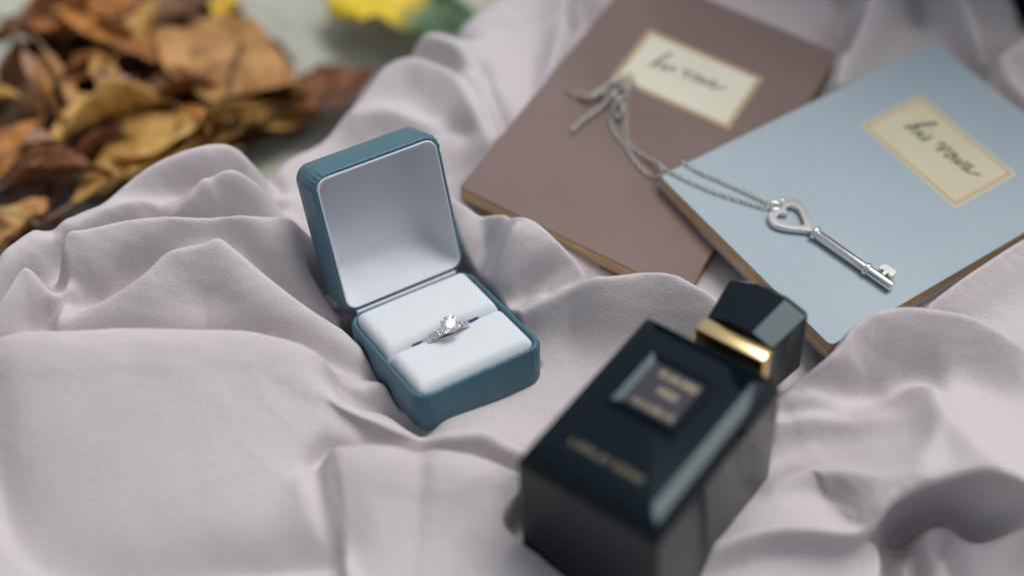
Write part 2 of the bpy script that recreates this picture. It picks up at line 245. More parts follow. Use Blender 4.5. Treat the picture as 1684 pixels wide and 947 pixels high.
LEAVES = [
    (-12.89, 44.85, -5.10, 7.78, 5.18, -18, -5, 4, 'flat', 'tan', 'large tan oval leaf lying flat beside the bare grey stone'),
    (-8.67, 44.58, -6.10, 5.18, 3.46, 40, -10, 5, 'flat', 'rust', 'rust-brown leaf on the grey stone next to the cloth edge'),
    (-10.23, 43.08, -6.70, 3.89, 1.94, 15, -10, 5, 'cup', 'gold', 'small golden leaf just under the rust-brown leaf by the cloth'),
    (-5.81, 50.02, -5.90, 8.21, 4.97, -10, -10, 0, 'flat', 'green', 'green and yellow leaf at the top of the picture'),
    (-14.11, 49.65, -6.30, 3.24, 1.73, 70, -20, 0, 'cup', 'yellow', 'bright yellow-orange scrap of leaf above the large tan leaf'),
    (-17.40, 45.61, -4.90, 7.56, 4.97, -25, -20, 5, 'cup', 'orange', 'big orange-brown leaf on top of the heap'),
    (-20.26, 46.79, -5.10, 7.13, 4.75, 20, -15, -5, 'cup', 'orange', 'orange-brown leaf at the upper left of the heap'),
    (-17.22, 47.73, -5.10, 5.94, 3.46, 10, -10, 5, 'cup', 'brown', 'dull brown leaf behind the big orange-brown leaf'),
    (-16.99, 40.31, -4.30, 6.05, 3.02, 50, -35, 10, 'curl', 'gold', 'golden leaf standing on edge in the middle of the heap'),
    (-14.11, 40.42, -5.00, 7.34, 4.75, 35, -30, 0, 'cup', 'gold', 'wide golden leaf leaning against the cloth hem'),
    (-15.34, 37.71, -4.60, 5.83, 3.67, 40, -30, 0, 'cup', 'gold', 'yellow-tan leaf tucked against the cloth below the standing leaf'),
    (-14.60, 42.79, -5.10, 4.54, 1.94, 30, -15, 8, 'curl', 'rust', 'rust-red leaf between the golden leaf and the large tan leaf'),
    (-20.41, 41.91, -4.30, 4.10, 0.86, -62, -20, 10, 'strip', 'pink', 'narrow pinkish-brown curled leaf at the left of the heap'),
    (-18.27, 36.98, -4.30, 4.32, 1.94, 15, -25, 0, 'curl', 'rust', 'reddish-brown curled leaf near the lower left of the heap'),
    (-20.40, 38.99, -4.90, 4.54, 2.59, 75, -25, 0, 'cup', 'orange', 'ochre leaf at the left border half way down the heap'),
    (-19.19, 38.28, -4.20, 2.16, 1.08, 10, -30, 0, 'curl', 'pink', 'small pale pink-brown leaf scrap on the dark hollow'),
    (-19.20, 33.75, -4.30, 4.32, 2.81, 70, -30, 0, 'cup', 'tan', 'tan leaf at the left border beside the cloth corner'),
    (-19.48, 34.45, -3.90, 2.81, 0.32, -15, -10, 0, 'strip', 'olive', 'thin yellow grass-like leaf arched at the left border'),
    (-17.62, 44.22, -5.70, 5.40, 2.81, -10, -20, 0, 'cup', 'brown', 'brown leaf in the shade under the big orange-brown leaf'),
    (-13.15, 38.78, -5.90, 4.86, 2.81, 55, -30, 0, 'cup', 'olive', 'olive-tan leaf beneath the wide golden leaf at the hem'),
    (-12.19, 43.15, -6.30, 5.18, 3.02, 25, -15, 0, 'flat', 'olive', 'pale olive leaf below the large tan leaf'),
    (-16.13, 48.37, -6.10, 4.32, 2.59, -60, -10, 0, 'cup', 'rust', 'dark rust leaf at the top edge above the tan leaf'),
    (-17.49, 38.70, -5.00, 4.75, 2.16, 60, -30, 0, 'curl', 'rust', 'rust leaf on edge just left of the yellow-tan leaf'),
    (-21.73, 45.89, -5.50, 4.32, 2.38, -30, -20, 0, 'cup', 'brown', 'brown leaf in the upper left corner of the heap'),
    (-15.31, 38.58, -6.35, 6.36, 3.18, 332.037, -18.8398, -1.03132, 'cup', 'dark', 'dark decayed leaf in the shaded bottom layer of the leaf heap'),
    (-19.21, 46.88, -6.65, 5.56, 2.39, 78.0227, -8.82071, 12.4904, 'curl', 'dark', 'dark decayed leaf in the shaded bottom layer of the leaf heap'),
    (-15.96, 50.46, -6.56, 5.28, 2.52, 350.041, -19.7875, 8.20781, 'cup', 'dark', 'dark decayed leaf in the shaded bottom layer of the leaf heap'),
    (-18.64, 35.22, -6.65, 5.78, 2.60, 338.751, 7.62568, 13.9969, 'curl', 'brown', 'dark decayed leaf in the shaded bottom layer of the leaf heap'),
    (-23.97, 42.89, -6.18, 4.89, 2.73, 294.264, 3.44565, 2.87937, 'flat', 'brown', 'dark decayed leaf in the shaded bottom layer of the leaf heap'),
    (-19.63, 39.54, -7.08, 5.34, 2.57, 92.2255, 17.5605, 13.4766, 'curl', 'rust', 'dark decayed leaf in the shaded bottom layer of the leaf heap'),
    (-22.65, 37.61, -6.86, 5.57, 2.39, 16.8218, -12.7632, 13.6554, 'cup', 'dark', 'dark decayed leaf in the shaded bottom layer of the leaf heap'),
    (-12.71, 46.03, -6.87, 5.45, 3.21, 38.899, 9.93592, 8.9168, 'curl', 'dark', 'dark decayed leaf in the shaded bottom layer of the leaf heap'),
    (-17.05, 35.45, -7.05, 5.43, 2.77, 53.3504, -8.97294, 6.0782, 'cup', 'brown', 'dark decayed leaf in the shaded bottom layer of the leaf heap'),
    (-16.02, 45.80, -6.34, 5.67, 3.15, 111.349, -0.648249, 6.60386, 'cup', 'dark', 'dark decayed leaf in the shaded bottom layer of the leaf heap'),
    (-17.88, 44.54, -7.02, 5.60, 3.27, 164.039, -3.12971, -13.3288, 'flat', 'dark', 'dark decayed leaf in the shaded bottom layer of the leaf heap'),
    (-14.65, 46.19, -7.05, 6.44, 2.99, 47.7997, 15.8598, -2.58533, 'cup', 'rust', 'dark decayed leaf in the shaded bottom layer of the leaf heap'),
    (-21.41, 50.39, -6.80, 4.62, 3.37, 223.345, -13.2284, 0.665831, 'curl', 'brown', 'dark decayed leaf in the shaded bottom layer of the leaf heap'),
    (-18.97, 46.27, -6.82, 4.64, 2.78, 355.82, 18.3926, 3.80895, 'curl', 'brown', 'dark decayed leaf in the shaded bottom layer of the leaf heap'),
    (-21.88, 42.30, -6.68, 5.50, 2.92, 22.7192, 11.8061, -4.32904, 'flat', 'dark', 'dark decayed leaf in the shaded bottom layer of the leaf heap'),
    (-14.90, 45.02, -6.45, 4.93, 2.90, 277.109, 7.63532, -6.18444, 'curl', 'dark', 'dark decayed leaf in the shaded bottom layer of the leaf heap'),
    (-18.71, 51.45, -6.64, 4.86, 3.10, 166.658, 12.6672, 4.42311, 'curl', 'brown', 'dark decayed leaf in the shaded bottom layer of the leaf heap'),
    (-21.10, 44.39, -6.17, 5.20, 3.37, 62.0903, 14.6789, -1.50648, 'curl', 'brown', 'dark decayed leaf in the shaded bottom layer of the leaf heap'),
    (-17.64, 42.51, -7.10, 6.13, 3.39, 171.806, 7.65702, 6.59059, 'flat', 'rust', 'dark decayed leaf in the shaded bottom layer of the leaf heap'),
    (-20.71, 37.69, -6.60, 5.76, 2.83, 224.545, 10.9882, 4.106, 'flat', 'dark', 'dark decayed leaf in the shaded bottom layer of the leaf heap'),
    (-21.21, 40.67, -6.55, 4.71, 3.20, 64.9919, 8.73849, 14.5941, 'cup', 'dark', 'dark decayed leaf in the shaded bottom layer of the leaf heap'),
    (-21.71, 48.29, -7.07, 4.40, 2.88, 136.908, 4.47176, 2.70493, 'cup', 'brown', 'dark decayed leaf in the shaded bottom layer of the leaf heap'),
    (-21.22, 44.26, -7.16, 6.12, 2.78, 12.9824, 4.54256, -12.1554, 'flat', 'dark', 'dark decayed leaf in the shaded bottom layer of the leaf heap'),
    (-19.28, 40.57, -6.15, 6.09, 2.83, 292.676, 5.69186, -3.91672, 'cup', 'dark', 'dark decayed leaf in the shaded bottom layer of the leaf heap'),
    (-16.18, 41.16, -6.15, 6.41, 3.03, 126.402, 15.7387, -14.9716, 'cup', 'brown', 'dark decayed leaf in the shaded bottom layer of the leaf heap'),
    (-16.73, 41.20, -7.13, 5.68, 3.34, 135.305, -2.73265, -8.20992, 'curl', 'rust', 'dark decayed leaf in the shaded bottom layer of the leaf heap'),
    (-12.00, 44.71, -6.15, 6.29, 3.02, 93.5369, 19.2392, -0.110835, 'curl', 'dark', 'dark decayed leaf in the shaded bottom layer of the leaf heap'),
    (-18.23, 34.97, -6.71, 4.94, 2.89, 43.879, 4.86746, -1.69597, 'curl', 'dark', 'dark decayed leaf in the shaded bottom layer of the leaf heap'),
    (-11.11, 43.82, -6.30, 4.54, 2.81, 10, -10, 5, 'cup', 'tan', 'tan leaf between the large tan leaf and the cloth'),
    (-12.31, 41.83, -5.90, 4.97, 3.02, 50, -15, 0, 'cup', 'gold', 'golden leaf showing above the notch in the cloth hem'),
    (-11.32, 42.27, -7.00, 4.32, 2.16, 20, -10, 0, 'cup', 'dark', 'blackish leaf in the gap beside the cloth notch'),
    (-22.25, 41.25, -4.73, 2.87, 1.02, 176.443, 7.51312, 15.5019, 'curl', 'gold', 'small torn scrap of dry leaf scattered over the leaf heap'),
    (-19.45, 40.49, -4.54, 3.62, 2.02, 322.201, -58.7062, -26.1777, 'curl', 'orange', 'small torn scrap of dry leaf scattered over the leaf heap'),
    (-17.98, 43.64, -4.39, 2.00, 1.39, 245.434, 5.01104, -25.7264, 'cup', 'gold', 'small torn scrap of dry leaf scattered over the leaf heap'),
    (-20.13, 41.89, -4.28, 3.00, 0.99, 280.218, -25.7815, 5.29493, 'curl', 'tan', 'small torn scrap of dry leaf scattered over the leaf heap'),
    (-13.42, 40.37, -4.26, 2.69, 1.44, 306.684, -44.2825, -14.2486, 'cup', 'orange', 'small torn scrap of dry leaf scattered over the leaf heap'),
    (-21.21, 47.68, -4.60, 2.50, 1.90, 327.843, -48.5853, -1.51112, 'curl', 'orange', 'small torn scrap of dry leaf scattered over the leaf heap'),
    (-17.68, 42.55, -4.33, 2.08, 1.25, 295.054, 3.34004, 11.4521, 'cup', 'gold', 'small torn scrap of dry leaf scattered over the leaf heap'),
    (-19.45, 42.19, -4.20, 3.31, 1.03, 303.143, -42.4614, 10.2016, 'cup', 'tan', 'small torn scrap of dry leaf scattered over the leaf heap'),
    (-16.88, 46.25, -4.41, 2.80, 1.19, 66.703, 4.16443, -30.294, 'cup', 'gold', 'small torn scrap of dry leaf scattered over the leaf heap'),
    (-20.23, 46.79, -4.50, 2.17, 1.45, 224.539, -59.2025, -28.5994, 'curl', 'tan', 'small torn scrap of dry leaf scattered over the leaf heap'),
    (-17.07, 42.19, -4.64, 2.05, 1.80, 54.3993, -9.49233, 0.409087, 'curl', 'pink', 'small torn scrap of dry leaf scattered over the leaf heap'),
    (-18.21, 45.16, -4.51, 2.44, 1.86, 186.118, -49.2975, -18.5906, 'curl', 'tan', 'small torn scrap of dry leaf scattered over the leaf heap'),
    (-18.57, 42.96, -4.40, 3.22, 1.07, 240.463, -52.7057, -26.2646, 'curl', 'rust', 'small torn scrap of dry leaf scattered over the leaf heap'),
    (-18.64, 43.12, -4.56, 2.57, 1.92, 10.606, -1.99947, -31.2439, 'cup', 'orange', 'small torn scrap of dry leaf scattered over the leaf heap'),
]
BROWN = ((-2.13, 33.99, 0.0), (-0.467, 0.012, 0.012))
BLUE = ((5.009, 34.674, 0.60), (-0.909, -0.025, -0.021))
BOOK_W, BOOK_H, BOOK_T = 9.0, 14.0, 0.76
BOX_O, BOX_ANG = (-2.71, 24.30, 0.73), (R(35.1), R(-15.9), R(2.4))
BOX_W, BOX_D, BOX_H, LID_H, LID_TH = 4.75, 5.12, 1.66, 1.75, R(102.2)
BOT_O, BOT_ANG = (0.41, 20.66, 4.26), (R(-33.9), R(-2.1), R(-7.8))
BOT_W, BOT_L, BOT_H = 4.75, 6.6, 5.6
GROUND_Z = -7.8

# ------------------------------------------------------------------ materials
M_cloth = mat('lilac_grey_crepe', (0.585, 0.542, 0.557), 0.95, spec=0.08, sheen=0.0,
              bumps=[(2400, 0.7, 0.0004, 'noise'), (420, 0.25, 0.0006, 'noise')], var=[(30, (0.555, 0.512, 0.528), 0.35, 0.7), (2200, (0.515, 0.472, 0.488), 0.45, 0.62)])
M_stone = mat('grey_paving_stone', (0.42, 0.42, 0.335), 0.85, bumps=[(60, 0.5, 0.003, 'noise')], var=[(12, (0.33, 0.34, 0.30), 0.3, 0.7), (150, (0.5, 0.5, 0.46), 0.5, 0.8)])
M_leather = mat('teal_leatherette', (0.056, 0.142, 0.190), 0.38, spec=0.36, bumps=[(1100, 0.4, 0.0003, 'voronoi'), (200, 0.35, 0.0010, 'noise')], var=(60, (0.064, 0.158, 0.208), 0.3, 0.7))
M_velvet = mat('white_velvet', (0.62, 0.67, 0.695), 0.95, spec=0.1, sheen=0.4, bumps=[(3000, 0.3, 0.0003, 'noise'), (120, 0.25, 0.001, 'noise')])
M_velvet2 = mat('pale_lining_velvet', (0.58, 0.60, 0.64), 0.95, spec=0.1, sheen=0.3, bumps=[(3000, 0.3, 0.0003, 'noise'), (70, 0.4, 0.002, 'noise')])
M_navy = mat('navy_slit_lining', (0.02, 0.02, 0.10), 0.8)
M_silver = mat('polished_silver', (0.78, 0.77, 0.74), 0.24, metal=1.0, bumps=[(300, 0.06, 0.0003, 'noise')])
M_whitegold = mat('white_gold', (0.88, 0.88, 0.90), 0.12, metal=1.0)
M_gem = mat('diamond', (1, 1, 1), 0.0, Transmission_Weight=1.0, IOR=1.6)
M_brown = mat('brown_kraft_cover', (0.188, 0.136, 0.122), 0.8, spec=0.25, bumps=[(700, 0.25, 0.0003, 'noise')], var=[(25, (0.215, 0.158, 0.142), 0.35, 0.7), (9, (0.165, 0.117, 0.104), 0.45, 0.75), (900, (0.12, 0.085, 0.075), 0.62, 0.72)])
M_blue = mat('grey_blue_cover', (0.325, 0.400, 0.445), 0.5, spec=0.4, bumps=[(900, 0.18, 0.0003, 'noise')], var=[(25, (0.305, 0.38, 0.425), 0.35, 0.7), (8, (0.285, 0.355, 0.40), 0.45, 0.75), (600, (0.36, 0.45, 0.52), 0.62, 0.75)])
M_pages = mat('kraft_page_edges', (0.72, 0.53, 0.30), 0.8, bumps=[(500, 0.3, 0.0003, 'noise')], var=(90, (0.60, 0.42, 0.22), 0.35, 0.7))
M_label = mat('cream_label_paper', (0.57, 0.53, 0.38), 0.75, spec=0.3, var=(50, (0.54, 0.49, 0.34), 0.35, 0.7))
M_label2 = mat('pale_cream_label_paper', (0.66, 0.64, 0.53), 0.75, spec=0.3, var=(50, (0.62, 0.60, 0.48), 0.35, 0.7))
M_tan = mat('tan_printed_border', (0.42, 0.30, 0.14), 0.75)
M_ink = mat('dark_green_ink', (0.015, 0.05, 0.05), 0.5)
M_black = mat('black_lacquer_glass', (0.002, 0.006, 0.010), 0.04, spec=0.18, Specular_Tint=(0.74, 0.95, 1.0, 1))
M_plaque = mat('dark_plaque', (0.022, 0.024, 0.036), 0.3, spec=0.4)
M_gold = mat('gold_metal', (0.66, 0.50, 0.24), 0.26, metal=1.0)
M_goldtext = mat('gold_print', (0.40, 0.33, 0.20), 0.45, metal=0.3)

M_chain = mat('aged_silver_chain', (0.56, 0.55, 0.51), 0.26, metal=1.0)
M_dimgold = mat('dull_gold_print', (0.14, 0.12, 0.075), 0.5, metal=0.2)

# ------------------------------------------------------------------ ground
g = bmesh.new(); bmesh.ops.create_grid(g, x_segments=60, y_segments=60, size=1.6)
for v in g.verts:
    v.co.y += 0.6; v.co.z = GROUND_Z*CM + 0.002*math.sin(v.co.x*23)*math.cos(v.co.y*19)
ground = bm_obj('ground', g, M_stone); ground['kind'] = 'structure'

# ------------------------------------------------------------------ cloth
def seg_field(X, Y, pts):
    """distance, side (+1 right .. -1 left), value(z) at nearest point of a polyline"""
    best = np.full(X.shape, 1e9, np.float32); side = np.zeros_like(best); val = np.zeros_like(best)
    for (a, b) in zip(pts, pts[1:]):
        ax, ay, az = a; bx, by, bz = b
        dx, dy = bx-ax, by-ay; L2 = dx*dx+dy*dy
        t = np.clip(((X-ax)*dx+(Y-ay)*dy)/L2, 0, 1)
        qx = X-(ax+t*dx); qy = Y-(ay+t*dy); d = np.sqrt(qx*qx+qy*qy)
        L = math.sqrt(L2); s = (qx*dy-qy*dx)/L        # + on the right
        k = d < best
        best = np.where(k, d, best); side = np.where(k, s/np.maximum(d, 1e-4), side); val = np.where(k, az+t*(bz-az), val)
    return best, side, val

def gblur(Z, sig):
    r = int(sig*3)+1; k = np.exp(-0.5*(np.arange(-r, r+1)/sig)**2); k /= k.sum()
    for ax in (0, 1):
        P = np.pad(Z, [(r, r) if i == ax else (0, 0) for i in (0, 1)], mode='edge')
        Z = sum(k[i]*np.take(P, range(i, i+Z.shape[ax]), axis=ax) for i in range(2*r+1))
    return Z

def spline(pts, n=6):
    P = [np.array(q) for q in pts]; P = [2*P[0]-P[1]] + P + [2*P[-1]-P[-2]]; out = []
    for i in range(1, len(P)-2):
        for k in range(n):
            t = k/n; a, b, c, d = P[i-1], P[i], P[i+1], P[i+2]
            out.append(0.5*((2*b)+(-a+c)*t+(2*a-5*b+4*c-d)*t*t+(-a+3*b-3*c+d)*t**3))
    out.append(P[-2]); return out

def rect_dist(X, Y, o, ang, x0, x1, y0, y1):
    """distance outside a rotated footprint + local coordinates"""
    M = rot3(*ang); ex, ey = M.col[0], M.col[1]
    lx = (X-o[0])*ex[0]+(Y-o[1])*ex[1]; ly = (X-o[0])*ey[0]+(Y-o[1])*ey[1]
    ddx = np.maximum(np.maximum(x0-lx, lx-x1), 0); ddy = np.maximum(np.maximum(y0-ly, ly-y1), 0)
    return np.sqrt(ddx**2+ddy**2), lx, ly, M

def vnoise(X, Y, scale, seed):
    r = np.random.default_rng(seed); Z = np.zeros_like(X)
    for _ in range(7):
        a = r.uniform(0, 2*math.pi); k = 2*math.pi/scale*r.uniform(0.6, 1.5); ph = r.uniform(0, 7)
        Z += np.sin(k*(X*math.cos(a)+Y*math.sin(a))+ph)
    return Z/3.7

STEP = 0.08
xs = np.arange(-30, 31, STEP, dtype=np.float32); ys = np.arange(10, 59, STEP, dtype=np.float32)
def cloth_height():
    st = 0.22
    cx = np.arange(-34, 34.3, st, dtype=np.float32); cy = np.arange(8, 62.3, st, dtype=np.float32)
    X, Y = np.meshgrid(cx, cy)
    num = np.zeros_like(X); den = np.full_like(X, 1e-6)
    for (bx, by, bz) in BASE:
        w = 1/(((X-bx)**2+(Y-by)**2)+1.2)**1.5
        num += w*bz; den += w
    return cx, cy, num/den
def up(cx, cy, Z, X, Y):
    fx = (X-cx[0])/(cx[1]-cx[0]); fy = (Y-cy[0])/(cy[1]-cy[0])
    ix = np.clip(fx.astype(int), 0, len(cx)-2); iy = np.clip(fy.astype(int), 0, len(cy)-2)
    tx = fx-ix; ty = fy-iy
    return (Z[iy, ix]*(1-tx)*(1-ty)+Z[iy, ix+1]*tx*(1-ty)+Z[iy+1, ix]*(1-tx)*ty+Z[iy+1, ix+1]*tx*ty)
X, Y = np.meshgrid(xs, ys)
# wobble so that no fold runs as a perfect curve
Xw = X + 0.07*vnoise(X, Y, 4.0, 1); Yw = Y + 0.07*vnoise(X, Y, 4.0, 2)
cx_, cy_, Zb = cloth_height()
B = up(cx_, cy_, gblur(Zb, 7), X, Y)
# the cloth drops away in front of the hanging fold
d, s, v = seg_field(Xw, Yw, spline(LEAN[0][0], 4))
B = B - 1.45*v*np.clip(s*d/0.6, 0, 1)*np.clip((7-d)/3, 0, 1)
acc = np.zeros_like(X); accn = np.zeros_like(X)
for L, sgn in ((RIDGES, 1), (VALLEYS, -1)):
    for (pts, wr, wl) in L:
        pts = spline(pts, 4)
        px = [q[0] for q in pts]; py = [q[1] for q in pts]; mg = 3.2*max(wr, wl)+0.5
        i0, i1 = np.searchsorted(xs, [min(px)-mg, max(px)+mg]); j0, j1 = np.searchsorted(ys, [min(py)-mg, max(py)+mg])
        if i1 <= i0 or j1 <= j0: continue
        sl = (slice(j0, j1), slice(i0, i1))
        d, s, v = seg_field(Xw[sl], Yw[sl], pts)
        w = wl+(wr-wl)*(0.5+0.5*s)
        amp = np.maximum(sgn*(v-B[sl]), 0)
        pr = np.exp(-np.power(d/w, 1.35))
        c = amp*pr
        if sgn > 0:
            acc[sl] += c**4
            if wl < 0.6:      # cloth tucks in behind a crisp crest
                dl = np.where(s < 0, d, 0); off = 1.3*wl+0.25
                accn[sl] += (np.minimum(amp, 1.2)*0.55*np.exp(-((dl-off)/0.35)**2)*np.clip(-s*2, 0, 1))**4
        else: accn[sl] += c**4
Z = B + acc**0.25
Z = Z - accn**0.25
Z += 0.03*vnoise(X, Y, 5.5, 3) + 0.012*vnoise(X, Y, 2.0, 4)
# faint long creases running across the folds
for ang, lam, seed in ((0.5, 2.3, 11), (-0.7, 1.9, 12), (1.4, 2.6, 13)):
    u = X*math.cos(ang)+Y*math.sin(ang); w = -X*math.sin(ang)+Y*math.cos(ang)
    ph = 2.2*vnoise(u*1.0, w*0.45, 5.0, seed)
    rg = 1-np.abs(np.sin(math.pi*u/lam+ph))
    Z += 0.055*rg**4*np.clip(vnoise(X, Y, 7.0, seed+20)-0.1, 0, 1)
Z = gblur(Z, 0.8)
# things lying on the cloth press it down
LIM = np.full_like(X, 1e4)
for (o, ang, x0, x1, y0, y1, zb, slope) in (
        (BROWN[0], BROWN[1], 0, BOOK_W, 0.9, BOOK_H, -BOOK_T, 14.0),
        (BLUE[0], BLUE[1], 0, BOOK_W, 0, BOOK_H, -BOOK_T, 14.0),
        (BOX_O, BOX_ANG, 0.1, BOX_W-0.1, 0.1, BOX_D+0.0, -BOX_H, 5.0),
        (BOT_O, BOT_ANG, 0, BOT_W, 0, BOT_L, -BOT_H, 9.0)):
    d, lx, ly, M = rect_dist(X, Y, o, ang, x0, x1, y0, y1)
    n = M.col[2]
    zc = o[2] + zb*n[2] - ((X-(o[0]+zb*n[0]))*n[0]+(Y-(o[1]+zb*n[1]))*n[1])/n[2]*1.0
    zc = o[2] + zb/n[2] - ((X-o[0])*n[0]+(Y-o[1])*n[1])/n[2]
    lim = zc - 0.04 + 2*slope*np.maximum(d-0.03, 0)
    Z = np.minimum(Z, lim); LIM = np.minimum(LIM, lim)
# the open lid leans back over the cloth behind the box
d, lx, ly, M = rect_dist(X, Y, BOX_O, BOX_ANG, 0.0, BOX_W, BOX_D-0.3, BOX_D+1.9)
zl = -0.45-0.21*np.maximum(ly-BOX_D, 0)
lim = BOX_O[2]+M[2][0]*lx+M[2][1]*ly+M[2][2]*zl-0.15+8.0*d
Z = np.minimum(Z, lim); LIM = np.minimum(LIM, lim)
Z = gblur(Z, 0.7)
# outside the hem the cloth rolls down towards the ground
hp = [(q[0], q[1], 0.0) for q in spline([(a, b, 0.0) for a, b in HEM], 4)]
dh, sh, _ = seg_field(X, Y, hp)
inside = np.where(sh > 0, dh, -dh)      # right-hand side of the hem is the cloth
f = np.clip((0.35-inside)/1.6, 0, 1)
Z = Z*(1-f*f) + (GROUND_Z+0.4)*f*f
keep = inside > -1.3
# fold crests that hang over towards the front
Yd = Y.copy()
for (pts, rf, rb) in LEAN:
    d, s, v = seg_field(Xw, Yw, spline(pts, 4)); Yd -= v*np.exp(-np.power(d/(rb+(rf-rb)*(0.5+0.5*s)), 2))
# relax as cloth: nearly constant thread length, a little slack, held loosely to the laid-out folds
CLOTH_SLACK = 0.022
def relax(P, Zmax, its, slack, hold):
    P = P.astype(np.float32); G0 = P.copy()
    def lens(a, b): return np.sqrt(((a-b)**2).sum(-1))
    pairs = [((slice(None), slice(0, -1)), (slice(None), slice(1, None)), 1.0),
             ((slice(0, -1), slice(None)), (slice(1, None), slice(None)), 1.0),
             ((slice(0, -1), slice(0, -1)), (slice(1, None), slice(1, None)), 0.5),
             ((slice(0, -1), slice(1, None)), (slice(1, None), slice(0, -1)), 0.5),
             ((slice(None), slice(0, -2)), (slice(None), slice(2, None)), 0.25),
             ((slice(0, -2), slice(None)), (slice(2, None), slice(None)), 0.25),
             ((slice(None), slice(0, -4)), (slice(None), slice(4, None)), 0.2),
             ((slice(0, -4), slice(None)), (slice(4, None), slice(None)), 0.2)]
    rest = []
    for k, (a, b, w) in enumerate(pairs):
        L = lens(P[a], P[b]); rest.append(gblur(L, 5)*(1+slack))
    for it in range(its):
        D = np.zeros_like(P); C = np.full(P.shape[:2], 1e-6, np.float32)
        for (a, b, w), L in zip(pairs, rest):
            d = P[b]-P[a]; n = np.sqrt((d*d).sum(-1))+1e-6
            c = (0.5*w*(n-L)/n)
            if w < 0.3: c = np.minimum(c, 0)          # bending only resists sharp creases
            c = c[..., None]*d
            D[a] += c; D[b] -= c; C[a] += w; C[b] += w
        P += 1.25*D/C[..., None]
        P += hold*(G0-P)
        P[..., 2] = np.minimum(P[..., 2], Zmax)
    return P
sub = (slice(None, None, 4), slice(None, None, 4))
G = np.stack([X, Yd, Z], -1)
D = relax(G[sub], np.where(LIM[sub] < 1e3, LIM[sub], 1e3), 140, CLOTH_SLACK, 0.09) - G[sub]
for k in range(3):
    G[..., k] += up(xs[::4], ys[::4], gblur(D[..., k], 0.8), X, Y)
G[..., 2] = np.minimum(G[..., 2], LIM)
for k in range(3): G[..., k] = gblur(G[..., k], 0.6)
ny, nx = G.shape[:2]
idx = -np.ones((ny, nx), int); idx[keep] = np.arange(keep.sum())
co = G[keep]*CM
q = np.stack([idx[:-1, :-1], idx[:-1, 1:], idx[1:, 1:], idx[1:, :-1]], -1).reshape(-1, 4)
q = q[(q >= 0).all(1)]
me = bpy.data.meshes.new('draped_cloth')
me.vertices.add(len(co)); me.vertices.foreach_set('co', co.astype(np.float32).ravel())
me.loops.add(q.size); me.loops.foreach_set('vertex_index', q.astype(np.int32).ravel())
me.polygons.add(len(q)); me.polygons.foreach_set('loop_start', np.arange(0, q.size, 4, dtype=np.int32))
me.update(calc_edges=True); me.validate()
cloth = finish('draped_cloth', me, M_cloth)
cloth['label'] = 'crumpled lilac-grey crepe cloth spread under the box, bottle and notebooks'; cloth['category'] = 'cloth'

# ------------------------------------------------------------------ notebooks
def book_label(parent, lx, ly, paper, border_w, inset, strokes, ink_r, lw=4.97, lh=3.18):
    z = 0.006
    lab = rbox('label', lx, lx+lw, ly, ly+lh, -0.004, z, 0, paper, parent)
    bm = bmesh.new(); a, b = inset, inset+border_w
    o_ = [(a, a), (lw-a, a), (lw-a, lh-a), (a, lh-a)]; i_ = [(b, b), (lw-b, b), (lw-b, lh-b), (b, lh-b)]
    vo = [bm.verts.new(Vector((lx+x, ly+y, z+0.004))*CM) for x, y in o_]; vi = [bm.verts.new(Vector((lx+x, ly+y, z+0.004))*CM) for x, y in i_]
    for k in range(4): bm.faces.new((vo[k], vo[(k+1) % 4], vi[(k+1) % 4], vi[k]))
    bm_obj('printed_border', bm, M_tan, lab, smooth=False)
    bm = bmesh.new()
    for st in strokes:
        pts = spline([(x, y, 0) for x, y in st], 4) if len(st) > 2 else [np.array((x, y, 0)) for x, y in st]
        n = len(pts)
        tube(bm, [Vector((lx+p_[0], ly+p_[1], z+0.006))*CM for p_ in pts], [ink_r*CM*(0.55+0.6*abs(math.sin(2.3*i/n*3+len(st)))) for i in range(n)], 5)
    bm_obj('handwriting', bm, M_ink, lab)
    return lab

def glyphs(word):
    G = {  # cursive strokes in x-height units, advance width
     'h': ([[(0, 0), (.15, .6), (.45, 2.3), (.75, 2.75), (.7, 2.2), (.3, .9), (.12, 0)], [(.15, .3), (.4, .9), (.6, .8), (.6, .1), (.85, .1)]], 1.0),
     'i': ([[(0, .2), (.2, 1), (.2, .15), (.45, .1)], [(.28, 1.5), (.34, 1.6)]], .55),
     's': ([[(0, 0), (.35, 1.05), (.3, .6), (.5, .25), (.25, 0), (.02, .15)]], .75),
     'e': ([[(0, .3), (.35, .6), (.4, .95), (.15, .95), (.05, .4), (.25, .05), (.6, .2)]], .65),
     'r': ([[(0, .1), (.2, 1.0), (.25, .85), (.5, .95), (.45, .3), (.6, .1)]], .75),
     'v': ([[(-.3, .75), (0, 1.2), (.15, .9), (.25, .05), (.5, .7), (.55, 1.25), (.75, 1.0)]], .85),
     'o': ([[(.3, 1), (.05, .7), (.1, .15), (.4, .05), (.55, .5), (.4, .95), (.25, .9), (.75, .8)]], .75),
     'w': ([[(0, .95), (.1, .15), (.35, .1), (.5, .8), (.55, .15), (.8, .1), (.95, .9), (1.15, .8)]], 1.1),
     ' ': ([], .7)}
    out = []; x = 0
    for i, c in enumerate(word):
        st, adv = G[c]
        for s in st: out.append([(x+a, b) for a, b in s])
        x += adv
    if word.endswith('s'): out.append([(x-.35, .1), (x, .05), (x+.5, .5), (x+.7, .6)])
    return out, x

def write(word, x0, y0, x1, y1, xh):
    """place the word between two baseline points"""
    st, L = glyphs(word); k = math.hypot(x1-x0, y1-y0)/L; a = math.atan2(y1-y0, x1-x0)
    res = []
    for s in st:
        res.append([(x0 + u*k*math.cos(a) - v*xh*math.sin(a) + v*xh*0.25, y0 + u*k*math.sin(a) + v*xh*math.cos(a)) for u, v in s])
    return res

